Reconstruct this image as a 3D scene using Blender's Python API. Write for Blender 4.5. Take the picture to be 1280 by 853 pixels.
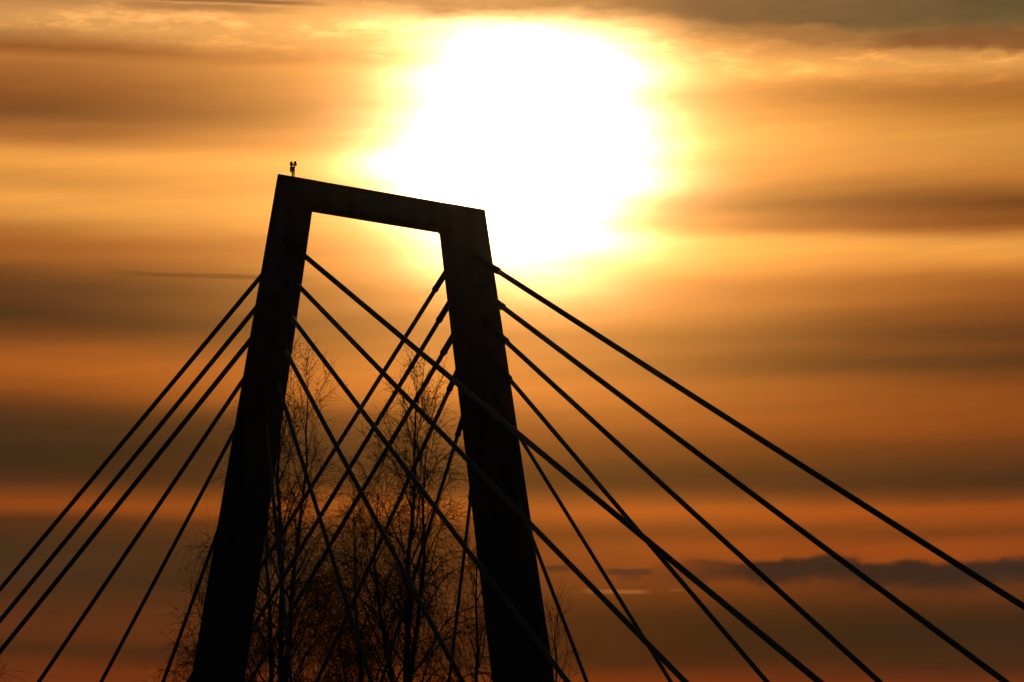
import bpy, math, random
import numpy as np
from mathutils import Vector, Matrix

for o in list(bpy.data.objects):
    bpy.data.objects.remove(o)
scene = bpy.context.scene
COL = scene.collection
R = math.radians

# ------------------------------------------------------------------ camera
PITCH = 11.014
cam_d = bpy.data.cameras.new('camera')
cam_d.sensor_width = 36.0
cam_d.lens = 112.5
cam_d.clip_start = 0.5
cam_d.clip_end = 20000
cam = bpy.data.objects.new('camera', cam_d)
COL.objects.link(cam)
cam.location = (0, 0, 1.7)
cam.rotation_euler = (R(90 + PITCH), 0, 0)
scene.camera = cam

# ------------------------------------------------------------------ exposure
vs = scene.view_settings
vs.view_transform = 'Standard'
vs.look = 'None'
vs.exposure = 0.0
vs.gamma = 1.0
vs.use_curve_mapping = False

# ------------------------------------------------------------------ sun
SUN_EL, SUN_AZ = R(14.4), R(0.15)          # azimuth clockwise from +Y
sd = bpy.data.lights.new('sun', 'SUN')
sd.energy = 0.5
sd.angle = R(3.0)
sd.color = (1.0, 0.62, 0.28)
sun = bpy.data.objects.new('sun', sd)
COL.objects.link(sun)
sdir = Vector((math.sin(SUN_AZ) * math.cos(SUN_EL), math.cos(SUN_AZ) * math.cos(SUN_EL), math.sin(SUN_EL)))
sun.rotation_euler = (-sdir).to_track_quat('-Z', 'Y').to_euler()
sun.location = (0, 0, 60)

# ------------------------------------------------------------------ sky (world shader)
world = bpy.data.worlds.new('World')
scene.world = world
world.use_nodes = True
NT = world.node_tree
NT.nodes.clear()
LK = NT.links


def lin(c):
    out = []
    for v in c:
        v = v / 255.0
        out.append(v / 12.92 if v <= 0.04045 else ((v + 0.055) / 1.055) ** 2.4)
    return out


class V:
    """scalar socket with operators that add Math nodes"""
    def __init__(s, sock): s.s = sock
    @staticmethod
    def m(op, *a, clamp=False):
        n = NT.nodes.new('ShaderNodeMath'); n.operation = op; n.use_clamp = clamp
        for i, x in enumerate(a):
            if isinstance(x, V): LK.new(x.s, n.inputs[i])
            else: n.inputs[i].default_value = float(x)
        return V(n.outputs[0])
    def __add__(a, b): return V.m('ADD', a, b)
    __radd__ = __add__
    def __sub__(a, b): return V.m('SUBTRACT', a, b)
    def __rsub__(a, b): return V.m('SUBTRACT', b, a)
    def __mul__(a, b): return V.m('MULTIPLY', a, b)
    __rmul__ = __mul__
    def __truediv__(a, b): return V.m('DIVIDE', a, b)
    def __neg__(a): return V.m('MULTIPLY', a, -1.0)
    def pow(a, b): return V.m('POWER', a, b)
    def exp(a): return V.m('EXPONENT', a)


def smooth(x, a, b):
    n = NT.nodes.new('ShaderNodeMapRange'); n.interpolation_type = 'SMOOTHSTEP'
    LK.new(x.s, n.inputs['Value'])
    n.inputs['From Min'].default_value = a; n.inputs['From Max'].default_value = b
    return V(n.outputs[0])


def combine(x, y, z):
    n = NT.nodes.new('ShaderNodeCombineXYZ')
    for i, v in enumerate((x, y, z)):
        if isinstance(v, V): LK.new(v.s, n.inputs[i])
        else: n.inputs[i].default_value = v
    return n.outputs[0]


def noise(x, y, seed, detail=4.0, rough=0.55):
    n = NT.nodes.new('ShaderNodeTexNoise'); n.noise_dimensions = '3D'
    LK.new(combine(x, y, seed), n.inputs['Vector'])
    n.inputs['Scale'].default_value = 1.0
    n.inputs['Detail'].default_value = detail
    n.inputs['Roughness'].default_value = rough
    return V(n.outputs[0]) - 0.5


def ramp(x, stops, interp='CARDINAL'):
    n = NT.nodes.new('ShaderNodeValToRGB')
    LK.new(x.s, n.inputs[0])
    cr = n.color_ramp; cr.interpolation = interp
    while len(cr.elements) < len(stops): cr.elements.new(0.5)
    for e, (p, c) in zip(cr.elements, stops): e.position = p
    for e, (p, c) in zip(cr.elements, stops):
        e.position = p; e.color = (*lin(c), 1)
    return n.outputs[0]


def mix(f, a, b, mode='MIX'):
    n = NT.nodes.new('ShaderNodeMix'); n.data_type = 'RGBA'; n.blend_type = mode
    n.clamp_factor = True; n.clamp_result = False
    if isinstance(f, V): LK.new(f.s, n.inputs[0])
    else: n.inputs[0].default_value = f
    for i, c in ((6, a), (7, b)):
        if isinstance(c, (tuple, list)): n.inputs[i].default_value = (*c[:3], 1)
        else: LK.new(c, n.inputs[i])
    return n.outputs[2]


def scale_col(c, f):
    n = NT.nodes.new('ShaderNodeVectorMath'); n.operation = 'SCALE'
    if isinstance(c, (tuple, list)): n.inputs[0].default_value = c[:3]
    else: LK.new(c, n.inputs[0])
    if isinstance(f, V): LK.new(f.s, n.inputs['Scale'])
    else: n.inputs['Scale'].default_value = f
    return n.outputs[0]


def add_col(a, b):
    n = NT.nodes.new('ShaderNodeVectorMath'); n.operation = 'ADD'
    LK.new(a, n.inputs[0]); LK.new(b, n.inputs[1])
    return n.outputs[0]


def build_sky():
    tc = NT.nodes.new('ShaderNodeTexCoord')
    nrm = NT.nodes.new('ShaderNodeVectorMath'); nrm.operation = 'NORMALIZE'
    LK.new(tc.outputs['Generated'], nrm.inputs[0])
    sp = NT.nodes.new('ShaderNodeSeparateXYZ')
    LK.new(nrm.outputs[0], sp.inputs[0])
    dx, dy, dz = (V(sp.outputs[i]) for i in range(3))
    az = V.m('ARCTAN2', dx, dy)
    el = V.m('ARCSINE', dz)
    # angular chart of the sky: a along the horizon, h downward, both in quarter-radians per unit
    a = az * 3.9 + 0.64
    h = 0.4265 - (el - 0.19223) * 4.0

    w_big = noise(a * 1.1, h * 4.0, 3.1, 2.0)
    w_mid = noise(a * 3.0, h * 14.0, 7.7, 3.0)
    hw = h + w_big * 0.026 + w_mid * 0.014 - (a - 0.64) * 0.010
    P0, P1 = -300.0, 1300.0
    t = (hw * 1000.0 - P0) / (P1 - P0)
    pos = lambda y: (y - P0) / (P1 - P0)
    west = [(-280, (104, 78, 48)), (-60, (140, 100, 58)), (8, (178, 122, 70)), (48, (216, 152, 82)),
            (78, (148, 86, 36)), (94, (166, 100, 42)), (122, (148, 84, 32)), (152, (124, 69, 27)), (168, (148, 86, 35)), (190, (182, 112, 45)),
            (208, (224, 147, 62)), (240, (206, 135, 55)), (266, (226, 150, 64)), (288, (210, 137, 56)), (312, (168, 95, 34)), (340, (146, 82, 27)),
            (362, (104, 59, 22)), (392, (88, 50, 20)), (424, (88, 49, 18)), (474, (162, 86, 22)), (500, (144, 77, 21)), (520, (95, 54, 20)),
            (546, (66, 42, 22)), (608, (70, 41, 18)), (626, (116, 59, 16)), (641, (136, 66, 15)), (656, (85, 45, 17)),
            (715, (63, 41, 23)), (800, (88, 42, 17)), (822, (73, 38, 18)), (846, (108, 47, 13)), (1100, (58, 32, 18))]
    east = [(-280, (98, 76, 50)), (-60, (106, 82, 48)), (25, (122, 92, 50)), (62, (170, 112, 56)), (84, (222, 152, 73)), (102, (198, 126, 54)),
            (122, (164, 99, 37)), (146, (186, 116, 42)), (182, (206, 135, 54)), (220, (194, 119, 44)), (251, (124, 67, 21)), (268, (138, 74, 24)),
            (285, (154, 85, 29)), (301, (224, 149, 64)), (322, (213, 138, 56)), (346, (168, 97, 34)), (382, (138, 76, 24)), (412, (95, 52, 18)),
            (432, (100, 55, 19)), (455, (86, 50, 19)), (482, (132, 70, 18)), (525, (142, 73, 18)), (552, (120, 62, 17)), (582, (86, 49, 19)),
            (612, (75, 44, 19)), (630, (124, 63, 18)), (642, (157, 75, 15)), (666, (118, 59, 17)), (690, (146, 68, 16)), (760, (74, 40, 17)),
            (825, (68, 36, 17)), (850, (108, 44, 13))]
    cw = ramp(t, [(pos(y), c) for y, c in west])
    ce = ramp(t, [(pos(y), c) for y, c in east])
    side = smooth(a + w_big * 0.3, 0.35, 0.95)
    base = mix(side, cw, ce)

    # thin drifting streaks inside the bands
    fine = noise(a * 2.2, h * 30.0 + a * 1.6, 12.4, 6.0, 0.6)
    veil = noise(a * 0.9, h * 7.0, 21.0, 3.0)
    base = scale_col(base, 1.0 + fine * 0.75 + veil * 0.45)

    # light of the hidden sun spreading through the cloud
    sx, sy = a - 0.652, h - 0.185
    r = V.m('SQRT', sx * sx * 1.12 + sy * sy * 1.02)
    sep = NT.nodes.new('ShaderNodeSeparateXYZ'); LK.new(base, sep.inputs[0])
    trans = V.m('MINIMUM', (V(sep.outputs[0]) * 2.0).pow(0.65), 1.5)
    thin = (-((r / 0.33) * (r / 0.33))).exp() * (1.0 - smooth(h, 0.40, 0.58))
    base = mix(thin * 0.8, base, scale_col(lin((234, 158, 74)), 1.0 + fine * 0.5 + veil * 0.4))
    rag = noise(a * 5.0, h * 16.0, 17.0, 5.0, 0.6)
    lobe = noise(a * 1.6 + 0.35, h * 11.0, 19.0, 2.0)
    rr = (r + rag * 0.07 + lobe * 0.12) / 0.121
    core = V.m('MINIMUM', (-(rr * rr)).exp() * 15.0 * trans.pow(1.4), 6.0)
    tail = (-(r / 0.15)).exp() * 2.3 * trans.pow(0.8) + (-(r / 0.15)).exp() * 0.7 + (-(r / 0.26)).exp() * 0.34 * trans
    base = add_col(base, scale_col((1.0, 0.65, 0.34), core))
    base = add_col(base, scale_col((1.0, 0.44, 0.11), tail))
    # light reddens through the thicker air lower down
    base = mix(smooth(h, 0.22, 0.56), base, (1.0, 0.84, 0.60), 'MULTIPLY')

    # ragged grey cloud deck across the top
    e1 = noise(a * 7.0, h * 26.0, 31.0, 7.0, 0.62)
    e2 = noise(a * 1.7, h * 3.0, 35.0, 2.0)
    edge = smooth(a, 0.72, 0.95) * 0.030 + smooth(a, 0.40, 0.55) * 0.016
    d_top = h - edge - 0.006 + e1 * 0.055 + e2 * 0.035
    m_top = 1.0 - smooth(d_top, -0.022, 0.020)
    tcol = ramp((a + 0.4) / 2.0, [(0.0, (150, 108, 64)), (0.22, (165, 117, 70)), (0.40, (196, 140, 82)), (0.52, (212, 150, 82)),
                                  (0.62, (150, 106, 62)), (0.70, (128, 95, 55)), (0.84, (104, 82, 48)), (1.0, (96, 76, 46))])
    tcol = scale_col(tcol, 1.0 + e1 * 0.7 + fine * 0.3)
    base = mix(m_top * 0.93, base, tcol)
    # feathery bright fringe under the cloud deck
    wisp = noise(a * 9.0 + h * 14.0, h * 34.0 - a * 3.0, 53.0, 8.0, 0.68)
    fr = smooth(d_top, -0.015, 0.022) * (1.0 - smooth(d_top, 0.03, 0.085))
    base = scale_col(base, 1.0 + fr * (smooth(wisp, -0.04, 0.20) * 0.50 - 0.10))

    # small separate clouds and streaks
    n1 = noise(a * 16.0, h * 30.0, 41.0, 5.0, 0.6)
    n2 = noise(a * 6.0, h * 9.0, 44.0, 3.0)
    n3 = noise(a * 30.0, h * 60.0, 47.0, 4.0)

    def streak(a0, a1, h0, up, down, col, op, soft=0.06, rag=0.012, tilt=0.0):
        nonlocal base
        y = h - h0 - (a - (a0 + a1) / 2) * tilt + n1 * rag + n2 * rag * 1.4
        win = smooth(a + n1 * 0.05, a0, a0 + soft) * (1.0 - smooth(a + n2 * 0.05, a1 - soft, a1))
        band = smooth(y, -up, -up * 0.35) * (1.0 - smooth(y, down * 0.25, down))
        base = mix(win * band * op, base, scale_col(lin(col), 1.0 + n3 * 0.5 + n1 * 0.3))

    streak(1.04, 1.60, 0.062, 0.016, 0.020, (140, 86, 44), 0.85, 0.12, 0.030)
    streak(0.90, 1.10, 0.052, 0.014, 0.016, (176, 118, 62), 0.7, 0.08, 0.035)
    streak(0.74, 2.2, 0.714, 0.019, 0.024, (58, 37, 24), 0.95, 0.22, 0.030)
    streak(0.95, 2.2, 0.716, 0.017, 0.036, (56, 35, 22), 0.8, 0.18, 0.016)
    streak(0.67, 0.73, 0.712, 0.006, 0.007, (86, 50, 28), 0.75, 0.02, 0.008)
    streak(0.745, 0.815, 0.714, 0.007, 0.007, (84, 49, 28), 0.8, 0.02, 0.010)
    streak(0.765, 0.80, 0.722, 0.004, 0.004, (92, 52, 26), 0.6, 0.015, 0.006)
    streak(0.715, 0.815, 0.739, 0.004, 0.004, (172, 100, 46), 0.65, 0.03, 0.006)
    streak(0.825, 0.86, 0.738, 0.002, 0.002, (150, 84, 38), 0.6, 0.015, 0.003)
    streak(0.11, 0.42, 0.349, 0.004, 0.005, (86, 50, 24), 0.38, 0.10, 0.004, 0.015)
    streak(0.07, 0.43, 0.007, 0.003, 0.004, (120, 82, 48), 0.7, 0.10, 0.003, 0.012)
    streak(0.10, 0.40, 0.015, 0.004, 0.009, (150, 102, 56), 0.55, 0.12, 0.008, 0.015)
    streak(-0.1, 0.16, 0.722, 0.006, 0.008, (66, 42, 26), 0.55, 0.06, 0.006)

    # the sunset fades away from the sun along the horizon and towards the zenith
    fall = (-((az / 0.75) * (az / 0.75))).exp() * (1.0 - smooth(el, 0.42, 1.1))
    base = scale_col(base, fall)

    # clear dusk sky on the other side
    nish = NT.nodes.new('ShaderNodeTexSky'); nish.sky_type = 'NISHITA'
    nish.sun_disc = False
    nish.sun_elevation = SUN_EL
    nish.sun_rotation = SUN_AZ
    nish.altitude = 50
    nish.air_density = 1.2; nish.dust_density = 1.5; nish.ozone_density = 1.5
    dusk = scale_col(nish.outputs[0], (1.0 - fall) * 0.006)
    total = add_col(base, dusk)
    bg = NT.nodes.new('ShaderNodeBackground'); bg.inputs['Strength'].default_value = 1.0
    LK.new(total, bg.inputs['Color'])
    out = NT.nodes.new('ShaderNodeOutputWorld')
    LK.new(bg.outputs[0], out.inputs['Surface'])


build_sky()
try:
    world.cycles.sampling_method = 'MANUAL'
    world.cycles.sample_map_resolution = 1024
except Exception:
    pass


# ------------------------------------------------------------------ materials
def material(name, col, rough=0.6, var=0.25, scale=3.0, bump=0.0, metallic=0.0, streaks=False, spec=0.5):
    m = bpy.data.materials.new(name); m.use_nodes = True
    nt = m.node_tree; b = nt.nodes['Principled BSDF']
    tc = nt.nodes.new('ShaderNodeTexCoord')
    mp = nt.nodes.new('ShaderNodeMapping')
    nt.links.new(tc.outputs['Object'], mp.inputs[0])
    if streaks: mp.inputs['Scale'].default_value = (1, 1, 0.12)
    n = nt.nodes.new('ShaderNodeTexNoise')
    n.inputs['Scale'].default_value = scale; n.inputs['Detail'].default_value = 6
    nt.links.new(mp.outputs[0], n.inputs['Vector'])
    cr = nt.nodes.new('ShaderNodeValToRGB')
    cr.color_ramp.elements[0].position = 0.3; cr.color_ramp.elements[1].position = 0.75
    cr.color_ramp.elements[0].color = (*[c * (1 - var) for c in col], 1)
    cr.color_ramp.elements[1].color = (*[c * (1 + var) for c in col], 1)
    nt.links.new(n.outputs[0], cr.inputs[0])
    nt.links.new(cr.outputs[0], b.inputs['Base Color'])
    b.inputs['Roughness'].default_value = rough
    b.inputs['Metallic'].default_value = metallic
    b.inputs['Specular IOR Level'].default_value = spec
    if bump:
        bp = nt.nodes.new('ShaderNodeBump'); bp.inputs['Strength'].default_value = bump
        bp.inputs['Distance'].default_value = 0.02
        nt.links.new(n.outputs[0], bp.inputs['Height'])
        nt.links.new(bp.outputs[0], b.inputs['Normal'])
    return m


M_PYLON = material('weathered_dark_pylon_paint', (0.055, 0.055, 0.058), 0.75, 0.35, 2.0, 0.15, streaks=True, spec=0.2)
M_CABLE = material('grey_cable_sheath', (0.10, 0.108, 0.118), 0.6, 0.15, 6.0, spec=0.3)
M_SLEEVE = material('painted_steel_sleeve', (0.04, 0.041, 0.043), 0.75, 0.2, 5.0, spec=0.15)
M_FLANGE = material('black_anchor_flange', (0.04, 0.04, 0.04), 0.85, 0.2, 8.0, spec=0.2)
M_CONCRETE = material('deck_concrete', (0.28, 0.27, 0.25), 0.9, 0.2, 1.0, 0.2)
M_LAMP = material('galvanised_lamp_steel', (0.18, 0.18, 0.18), 0.5, 0.2, 20.0)
M_LENS = material('red_lamp_lens', (0.25, 0.02, 0.015), 0.25, 0.1, 20.0)
M_BARK = material('birch_bark', (0.13, 0.11, 0.09), 0.9, 0.5, 4.0, 0.3)
M_TWIG = material('birch_twigs', (0.055, 0.04, 0.032), 0.9, 0.2, 4.0, spec=0.1)
M_LEAF = material('withered_leaves', (0.07, 0.045, 0.025), 0.9, 0.2, 4.0, spec=0.1)
M_GRASS = material('dry_grass_ground', (0.06, 0.06, 0.03), 1.0, 0.4, 0.3, 0.0, spec=0.0)


# ------------------------------------------------------------------ mesh helpers
def link(name, me, mat=None, parent=None):
    o = bpy.data.objects.new(name, me)
    COL.objects.link(o)
    if mat and not me.materials: me.materials.append(mat)
    if parent: o.parent = parent
    return o


def mesh(name, verts, faces, smooth_shade=False):
    me = bpy.data.meshes.new(name)
    me.from_pydata([tuple(v) for v in verts], [], [tuple(f) for f in faces])
    me.validate()
    if smooth_shade:
        me.polygons.foreach_set('use_smooth', [True] * len(me.polygons))
    me.update()
    return me


def box_data(x0, x1, y0, y1, z0, z1, base=0):
    v = [(x0, y0, z0), (x1, y0, z0), (x1, y1, z0), (x0, y1, z0), (x0, y0, z1), (x1, y0, z1), (x1, y1, z1), (x0, y1, z1)]
    f = [(0, 3, 2, 1), (4, 5, 6, 7), (0, 1, 5, 4), (1, 2, 6, 5), (2, 3, 7, 6), (3, 0, 4, 7)]
    return v, [tuple(i + base for i in q) for q in f]


class Tubes:
    """collects tapered tubes and small leaf quads into one mesh"""
    def __init__(s): s.v = []; s.f = []; s.n = 0
    def tube(s, pts, rad, k=6, caps=True):
        P = np.asarray(pts, float); n = len(P)
        rad = np.broadcast_to(np.asarray(rad, float), (n,))
        T = np.gradient(P, axis=0); T /= np.linalg.norm(T, axis=1)[:, None] + 1e-12
        ref = np.array([0., 0, 1]) if abs(T[:, 2]).mean() < 0.9 else np.array([1., 0, 0])
        A = np.cross(T, ref); A /= np.linalg.norm(A, axis=1)[:, None] + 1e-12
        B = np.cross(T, A)
        th = np.arange(k) * 2 * np.pi / k
        ring = P[:, None, :] + rad[:, None, None] * (np.cos(th)[None, :, None] * A[:, None, :] + np.sin(th)[None, :, None] * B[:, None, :])
        s.v.append(ring.reshape(-1, 3))
        i = np.arange(n - 1)[:, None] * k; j = np.arange(k)[None, :]; j2 = (j + 1) % k
        q = np.stack([i + j, i + j2, i + k + j2, i + k + j], -1).reshape(-1, 4) + s.n
        s.f += q.tolist()
        if caps and k >= 5:
            s.f.append((np.arange(k)[::-1] + s.n).tolist()); s.f.append((np.arange(k) + s.n + (n - 1) * k).tolist())
        s.n += n * k
    def quad(s, c, u, w):
        s.v.append(np.array([c - u, c - w, c + u, c + w])); s.f.append([s.n, s.n + 1, s.n + 2, s.n + 3]); s.n += 4
    def mesh(s, name, sm=True):
        return mesh(name, np.concatenate(s.v), s.f, sm)


def tag(o, label, cat, group=None, kind=None):
    if label: o['label'] = label
    if cat: o['category'] = cat
    if group: o['group'] = group
    if kind: o['kind'] = kind
    return o


# ------------------------------------------------------------------ ground
gs = 2600
gn = 24
gv, gf = [], []
for i in range(gn + 1):
    for j in range(gn + 1):
        gv.append((-gs + 2 * gs * i / gn, -gs + 2 * gs * j / gn, 0.0))
for i in range(gn):
    for j in range(gn):
        k = i * (gn + 1) + j
        gf.append((k, k + gn + 1, k + gn + 2, k + 1))
tag(link('ground', mesh('ground', gv, gf), M_GRASS), None, None, kind='structure')

# ------------------------------------------------------------------ bridge
# bridge frame: x across the bridge, -y towards the main span, z = 0 at the pylon top
TOP = 23.637 + 1.7
bridge = bpy.data.objects.new('cable_stayed_bridge', None)
COL.objects.link(bridge)
bridge.location = (-3.982, 97.128, 0.0)
bridge.rotation_euler = (0, 0, R(37.0))
tag(bridge, 'dark cable-stayed bridge with an inclined-leg portal pylon against the sunset', 'bridge')

DEPTH = 0.75


def x_in(z): return 2.66 + 0.150 * (-z - 1.0)


def x_out(s, z): return (3.933 + 0.1762 * -z) if s < 0 else (3.932 + 0.186 * -z)


def leg_mesh(s):
    """hollow-box leg: flat front, chamfered towards the narrower back on the outer side"""
    zs = [0.0, -1.0, -4.0, -8.0, -12.0, -16.0, -20.0, -TOP - 0.3]
    v, f = [], []
    bev = 0.03
    for z in zs:
        xi, xo = x_in(z), x_out(s, z)
        w = xo - xi
        sec = [(xi + bev, 0.0), (xo - bev, 0.0), (xo, bev), (xo - 0.60, DEPTH - bev), (xo - 0.60 - bev, DEPTH), (xi + bev, DEPTH), (xi, DEPTH - bev), (xi, bev)]
        for x, y in sec: v.append((s * x, y, z + TOP))
    k = 8
    for i in range(len(zs) - 1):
        for j in range(k):
            q = [i * k + j, i * k + (j + 1) % k, (i + 1) * k + (j + 1) % k, (i + 1) * k + j]
            f.append(q if s < 0 else q[::-1])
    top = list(range(k)); bot = [(len(zs) - 1) * k + j for j in range(k)]
    f.append(top[::-1] if s < 0 else top); f.append(bot if s < 0 else bot[::-1])
    return mesh('pylon_leg', v, f)


for s in (-1, 1):
    leg = link('pylon_leg', leg_mesh(s), M_PYLON, bridge)
    # narrow cover plates over the welded site joints
    for z in (-9.6, -14.2, -18.8):
        xi, xo = x_in(z) + 0.06, x_out(s, z) - 0.06
        v, f = box_data(min(s * xi, s * xo), max(s * xi, s * xo), -0.008, 0.02, z + TOP - 0.12, z + TOP + 0.12)
        link('joint_plate', mesh('joint_plate', v, f), M_PYLON, leg)

# crossbeam between the leg heads
zb = -0.81
xt, xb = x_in(0) + 0.04, x_in(zb) + 0.04
v = []
for z, x in ((-0.004, xt), (zb, xb)):
    for sx in (-1, 1):
        for y in (0.004, DEPTH - 0.004):
            v.append((sx * x, y, z + TOP))
f = [(0, 2, 3, 1), (4, 5, 7, 6), (0, 4, 6, 2), (1, 3, 7, 5), (0, 1, 5, 4), (2, 6, 7, 3)]
crossbeam = link('crossbeam', mesh('crossbeam', v, f), M_PYLON, bridge)
lug = Tubes()
lug.tube([(2.55, 0.62, TOP + zb + 0.01), (2.55, 0.62, TOP + zb - 0.07)], 0.018, 6)
link('lifting_lug', lug.mesh('lifting_lug'), M_SLEEVE, crossbeam)

# stay cables: side, direction (+1 main span, -1 back span), x and z of the pylon anchor, distance of the deck anchor
STAYS = [
    (-1, -1, -3.10, -1.98, -31.90, .148), (-1, -1, -3.25, -2.96, -29.15, .152), (-1, -1, -3.41, -3.93, -26.61, .158),
    (-1, -1, -3.55, -4.86, -19.28, .136), (-1, -1, -3.70, -5.84, -12.56, .122), (-1, -1, -3.90, -7.15, -6.29, .118),
    (-1, 1, -3.63, -2.03, 32.57, .158), (-1, 1, -3.77, -2.92, 27.51, .150), (-1, 1, -3.93, -3.85, 22.37, .146),
    (-1, 1, -4.07, -4.75, 16.99, .140), (-1, 1, -4.21, -5.58, 11.47, .122), (-1, 1, -4.38, -6.60, 5.78, .112),
    (1, -1, 3.08, -1.82, -31.66, .146), (1, -1, 3.23, -2.78, -28.73, .150), (1, -1, 3.39, -3.81, -26.14, .152),
    (1, -1, 3.56, -4.87, -19.18, .136), (1, -1, 3.77, -6.22, -12.91, .122), (1, -1, 4.07, -8.12, -6.49, .112),
    (1, 1, 3.56, -1.60, 33.08, .170), (1, 1, 3.75, -2.67, 28.03, .165), (1, 1, 3.92, -3.67, 22.62, .158),
    (1, 1, 4.10, -4.73, 17.00, .144), (1, 1, 4.32, -6.04, 11.43, .122), (1, 1, 4.68, -8.17, 5.71, .118)]
DECK_Z = TOP - 21.25
for side, way, x, z, y, dia in STAYS:
    a = np.array([x, 0.0 if way > 0 else DEPTH, TOP + z])
    e = np.array([side * 6.3, -y, DECK_Z])
    d = e - a; L = np.linalg.norm(d); u = d / L
    sag = 0.055 * (L / 38.0) ** 2
    ts = np.linspace(0, 1, 17)
    pts = a + ts[:, None] * d; pts[:, 2] -= 4 * sag * ts * (1 - ts)
    tb = Tubes(); tb.tube(pts, dia / 2, 10)
    stay = link('stay_cable', tb.mesh('stay_cable'), M_CABLE, bridge)
    # thicker anchor sleeve at the pylon with a collar at its end
    ln = 1.25 if way > 0 else 1.15
    q = dia / 2 + 0.026
    tb = Tubes()
    tb.tube([a - u * 0.10, a + u * (ln - 0.10), a + u * (ln - 0.10), a + u * ln, a + u * (ln + 0.05)], [q, q, q + 0.008, q + 0.008, q - 0.02], 12)
    link('anchor_sleeve', tb.mesh('anchor_sleeve'), M_SLEEVE, stay)
    tb = Tubes()
    ny = -1.0 if way > 0 else 1.0
    c = a + np.array([0, 0, 0.03])
    tb.tube([c - np.array([0, ny * 0.02, 0]), c + np.array([0, ny * 0.012, 0])], 0.16, 16)
    link('anchor_flange', tb.mesh('anchor_flange', False), M_FLANGE, stay)

# deck carried by the stays, below the picture
v, f = [], []
sec = [(-5.1, 0.0), (5.1, 0.0), (5.1, -0.25), (3.6, -0.95), (-3.6, -0.95), (-5.1, -0.25)]
ys = [-132 + 6.0 * i for i in range(45)]
for y in ys:
    for x, z in sec: v.append((x, y, DECK_Z + z))
for i in range(len(ys) - 1):
    for j in range(6):
        f.append((i * 6 + j, i * 6 + (j + 1) % 6, (i + 1) * 6 + (j + 1) % 6, (i + 1) * 6 + j))
f.append(tuple(range(6))[::-1]); f.append(tuple((len(ys) - 1) * 6 + j for j in range(6)))
deck = link('deck', mesh('deck', v, f), M_CONCRETE, bridge)
for side, way, x, z, y, dia in STAYS:
    xs = sorted((side * 5.0, side * 6.6))
    vv, ff = box_data(xs[0], xs[1], -y - 0.35, -y + 0.35, DECK_Z - 0.45, DECK_Z - 0.02)
    link('anchor_outrigger', mesh('anchor_outrigger', vv, ff), M_CONCRETE, deck)

for y in (-128, -96, -66, 58, 88, 118):
    tb = Tubes()
    tb.tube([(0, y, -0.4), (0, y, 0.5), (0, y, DECK_Z - 1.6), (0, y, DECK_Z - 0.9)], [1.3, 0.8, 0.75, 1.5], 14)
    link('pier', tb.mesh('pier'), M_CONCRETE, bridge)

# ------------------------------------------------------------------ twin obstruction light on the crossbeam
lamp = bpy.data.objects.new('obstruction_light', None)
COL.objects.link(lamp)
mw = Matrix.Translation(Vector(bridge.location)) @ Matrix.Rotation(R(37.0), 4, 'Z')
lamp.location = mw @ Vector((-3.33, 0.10, TOP))
lamp.rotation_euler = (0, 0, R(25.0))
tag(lamp, 'small twin obstruction light on a post atop the left end of the crossbeam', 'light')
tb = Tubes()
for dx in (-0.03, 0.03): tb.tube([(dx, 0, -0.02), (dx, 0, 0.34)], 0.024, 8)
for z in (0.0, 0.10, 0.20): tb.tube([(-0.03, 0, z), (0.03, 0, z)], 0.016, 8)
link('post', tb.mesh('post'), M_LAMP, lamp)
v, f = box_data(-0.095, 0.02, -0.045, 0.045, 0.17, 0.33)
link('junction_box', mesh('junction_box', v, f), M_LAMP, lamp)
tb = Tubes()
tb.tube([(-0.105, 0, 0.375), (0.105, 0, 0.39)], 0.02, 8)
tb.tube([(-0.06, 0, 0.30), (-0.06, 0, 0.375)], 0.02, 8)
tb.tube([(0.04, 0, 0.30), (0.055, 0, 0.385)], 0.02, 8)
link('crossarm', tb.mesh('crossarm'), M_LAMP, lamp)
for dx, dz in ((-0.062, 0.0), (0.062, 0.02)):
    tb = Tubes()
    tb.tube([(dx, 0, 0.36 + dz), (dx, 0, 0.385 + dz), (dx, 0, 0.388 + dz), (dx, 0, 0.41 + dz)], [0.036, 0.04, 0.058, 0.058], 14)
    b = link('lamp_base', tb.mesh('lamp_base'), M_LAMP, lamp)
    tb = Tubes()
    tb.tube([(dx, 0, 0.409 + dz), (dx, 0, 0.455 + dz), (dx, 0, 0.485 + dz), (dx, 0, 0.495 + dz)], [0.044, 0.044, 0.034, 0.012], 14)
    link('lamp_lens', tb.mesh('lamp_lens'), M_LENS, b)


# ------------------------------------------------------------------ bare birches
def norm(v): return v / (np.linalg.norm(v) + 1e-12)


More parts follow.
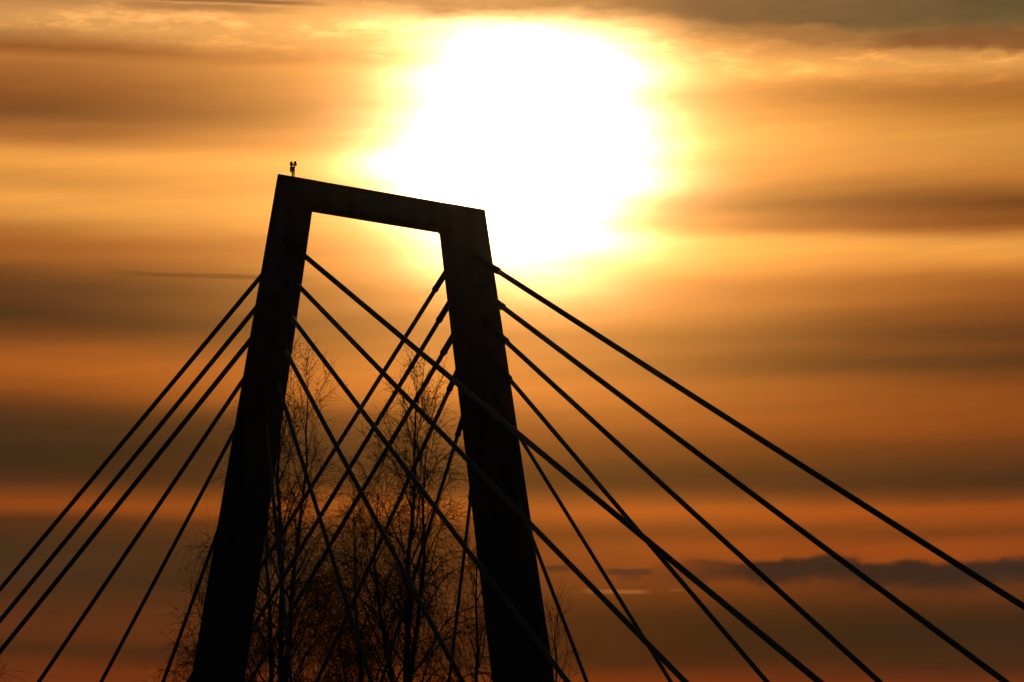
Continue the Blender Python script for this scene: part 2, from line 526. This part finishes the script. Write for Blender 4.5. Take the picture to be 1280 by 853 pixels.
def birch(name, label, base, height, seed, crown=4.6, r0=0.22, leaders=((0.0, 0.0, 1.0),), n_limb=26, t0=0.34, twig_n=1.0,
          droop=1.0, bend=(0, 0), leafy=0.25):
    rng = np.random.default_rng(seed)
    root = bpy.data.objects.new(name, None); COL.objects.link(root)
    root.location = (base[0], base[1], 0)
    tag(root, label, 'tree', 'bare birches behind the bridge')
    crown_t = Tubes(); leaf_t = Tubes()
    H = height
    # stems
    stems = []
    n = 18
    tt = np.linspace(0, 1, n)
    wob = np.cumsum(rng.normal(0, 0.10, (n, 2)), axis=0) * tt[:, None]
    main = np.stack([bend[0] * tt ** 2 + wob[:, 0], bend[1] * tt ** 2 + wob[:, 1], tt * H - 0.2], 1)
    rad = r0 * (1 - tt) ** 0.8 + 0.012
    stems.append((main, rad, t0, 1.0))
    trunk = Tubes(); trunk.tube(main, rad, 10)
    for (ox, oy, hs, ts) in [l for l in leaders if len(l) == 4]:
        k0 = int(ts * (n - 1)); p = main[k0]
        m = 14; q = np.linspace(0, 1, m)
        hl = hs * H - p[2]
        wb = np.cumsum(rng.normal(0, 0.09, (m, 2)), axis=0) * q[:, None]
        st = np.stack([p[0] + ox * q ** 0.7 + wb[:, 0], p[1] + oy * q ** 0.7 + wb[:, 1], p[2] + hl * q], 1)
        rd = rad[k0] * 0.72 * (1 - q) ** 0.8 + 0.010
        trunk.tube(st, rd, 8); stems.append((st, rd, 0.12, 0.8))
    link('trunk', trunk.mesh('trunk'), M_BARK, root)

    def twig(p, d, L, r, hang, k=3):
        m = max(4, int(L / 0.22) + 2)
        pts = [p]; v = norm(d); stp = L / (m - 1)
        for i in range(m - 1):
            v = norm(v + np.array([0, 0, -1.0]) * hang * stp * 1.5 + rng.normal(0, 0.10, 3))
            pts.append(pts[-1] + v * stp)
        pts = np.array(pts)
        crown_t.tube(pts, np.linspace(r, r * 0.45, m), k, False)
        for i in range(1, m):
            if rng.random() < leafy:
                c = pts[i] + rng.normal(0, 0.02, 3)
                uu = norm(rng.normal(0, 1, 3)); ww = norm(np.cross(uu, rng.normal(0, 1, 3)))
                sz = rng.uniform(0.015, 0.042)
                leaf_t.quad(c, uu * sz, ww * sz * rng.uniform(0.4, 0.8))
        return pts

    def clothe(pts, r, lv, up):
        """short twigs along a branch"""
        seg = np.linalg.norm(np.diff(pts, axis=0), axis=1); tot = seg.sum()
        cnt = int(tot / 0.13 * twig_n)
        cum = np.concatenate([[0], np.cumsum(seg)])
        for _ in range(cnt):
            s = tot * (1 - rng.random() ** 1.3 * 0.9)
            i = min(np.searchsorted(cum, s) - 1, len(seg) - 1); i = max(i, 0)
            p = pts[i] + (pts[i + 1] - pts[i]) * ((s - cum[i]) / seg[i])
            t = norm(pts[i + 1] - pts[i])
            d = norm(t * 0.8 + rng.normal(0, 0.65, 3) + np.array([0, 0, 0.35 * up]))
            L = rng.uniform(0.4, 1.1) * (1.0 + 0.9 * (1 - up))
            tp = twig(p, d, L, rng.uniform(0.0055, 0.0085), droop * (1 - up) * rng.uniform(0.5, 1.5) + 0.04)
            if rng.random() < 0.6:
                j = rng.integers(1, len(tp) - 1)
                twig(tp[j], norm(tp[j] - tp[j - 1]) + rng.normal(0, 0.5, 3), L * 0.6, 0.0058, droop * (1 - up) * 1.2 + 0.04)

    for st, rd, ts, sc in stems:
        ln = int(n_limb * sc)
        sl = len(st)
        for i in range(ln):
            t = ts + (0.985 - ts) * (i + rng.random() * 0.8) / ln
            x = t * (sl - 1); k0 = min(int(x), sl - 2); p = st[k0] + (st[k0 + 1] - st[k0]) * (x - k0)
            zt = p[2] / H
            az = i * 2.399 + rng.uniform(-0.5, 0.5)
            up = min(1.0, max(0.0, (zt - 0.55) / 0.35))
            elev = R(rng.uniform(38, 55) + 22 * up)
            L = crown * sc ** 0.5 * (0.20 + 1.05 * (1 - zt) ** 0.75) * rng.uniform(0.75, 1.15)
            d = np.array([math.cos(az) * math.cos(elev), math.sin(az) * math.cos(elev), math.sin(elev)])
            m = 11
            pts = [p]; v = d
            for j in range(m - 1):
                q = j / (m - 1)
                v = norm(v + np.array([0, 0, (0.10 if q < 0.5 else -0.28 * droop * (1 - up))]) + rng.normal(0, 0.06, 3))
                pts.append(pts[-1] + v * L / (m - 1))
            pts = np.array(pts)
            rb = min(rd[k0] * 0.42, 0.010 + L * 0.009)
            br = Tubes()
            br.tube(pts, np.linspace(rb, 0.008, m), 6, False)
            # secondary branches
            ns = max(3, int(L * 1.7))
            for j in range(ns):
                q = 0.18 + 0.8 * (j + rng.random()) / ns
                kk = min(int(q * (m - 1)), m - 2); pp = pts[kk] + (pts[kk + 1] - pts[kk]) * (q * (m - 1) - kk)
                tdir = norm(pts[kk + 1] - pts[kk])
                sdv = norm(np.cross(tdir, rng.normal(0, 1, 3)))
                d2 = norm(tdir * 0.9 + sdv * 0.75 + np.array([0, 0, 0.25]))
                L2 = max(0.5, L * 0.42 * (1.1 - q) + 0.35) * rng.uniform(0.7, 1.3)
                m2 = 7; p2 = [pp]; v2 = d2
                for w in range(m2 - 1):
                    v2 = norm(v2 + np.array([0, 0, 0.05 if w < 2 else -0.20 * droop * (1 - up)]) + rng.normal(0, 0.09, 3))
                    p2.append(p2[-1] + v2 * L2 / (m2 - 1))
                p2 = np.array(p2)
                r2 = max(0.007, rb * 0.42 * (1.1 - q))
                br.tube(p2, np.linspace(r2, 0.0055, m2), 4, False)
                clothe(p2, r2, 2, up)
            clothe(pts[m // 3:], rb, 1, up)
            link('branch', br.mesh('branch'), M_BARK, root)
    tag(link('crown', crown_t.mesh('crown', False), M_TWIG, root), None, None, kind='stuff')
    tag(link('leaves', leaf_t.mesh('leaves', False), M_LEAF, root), None, None, kind='stuff')
    return root


birch('birch_tree', 'tall bare birch with drooping twigs partly behind the left pylon leg', (-9.2, 124.0), 25.0, 11,
      crown=5.4, r0=0.21, leaders=((0.9, 0.3, 0.97, 0.42), (-0.8, 0.5, 0.84, 0.36)), n_limb=30)
birch('birch_tree', 'bare birch with dark forked trunk standing between the two pylon legs', (-4.3, 122.0), 24.2, 23,
      crown=5.6, r0=0.21, leaders=((0.9, -0.4, 0.9, 0.5), (-1.2, 0.3, 0.8, 0.42)), n_limb=30, bend=(0.8, 0))
birch('birch_tree', 'slender lower bare birch between the left leg and the forked birch', (-6.0, 131.0), 20.2, 37,
      crown=5.4, r0=0.17, leaders=((-0.7, 0.2, 0.72, 0.45),), n_limb=22, twig_n=0.8, droop=1.3)
birch('birch_tree', 'low weeping birch with arching twigs showing left of the left pylon leg', (-12.2, 129.0), 17.0, 61,
      crown=5.0, r0=0.15, leaders=((1.0, 0.2, 0.9, 0.45),), n_limb=30, droop=1.3, twig_n=1.1)
birch('birch_tree', 'low bare birch rising just left of the right pylon leg', (-1.6, 134.0), 19.6, 67,
      crown=5.4, r0=0.16, leaders=(), n_limb=20, twig_n=0.8)
birch('birch_tree', 'bare treetop just right of the right pylon leg near the bottom edge', (1.9, 127.0), 15.6, 41,
      crown=3.4, r0=0.12, leaders=(), n_limb=16, twig_n=0.5, droop=0.1, t0=0.6)
birch('birch_tree', 'bare tree at the far left edge with only twig tips in view', (-24.9, 142.0), 20.5, 53,
      crown=4.8, r0=0.2, leaders=(), n_limb=22, twig_n=0.5, droop=0.3)

# ------------------------------------------------------------------ thin haze, added to veil the pylon with warm sun glare
hv, hf = box_data(-2700, 2700, -2700, 2700, -1.0, 28.0)
haze = link('haze', mesh('haze', hv, hf))
mh = bpy.data.materials.new('added_glare_haze'); mh.use_nodes = True
nt = mh.node_tree; nt.nodes.clear()
pv = nt.nodes.new('ShaderNodeVolumePrincipled')
pv.inputs['Color'].default_value = (0.95, 0.93, 0.9, 1)
pv.inputs['Density'].default_value = 0.000010
pv.inputs['Anisotropy'].default_value = 0.95
mo = nt.nodes.new('ShaderNodeOutputMaterial')
nt.links.new(pv.outputs[0], mo.inputs['Volume'])
haze.data.materials.append(mh)
tag(haze, 'thin even haze added around the bridge to imitate warm sun glare over the pylon', 'haze', kind='stuff')

scene.render.film_transparent = False
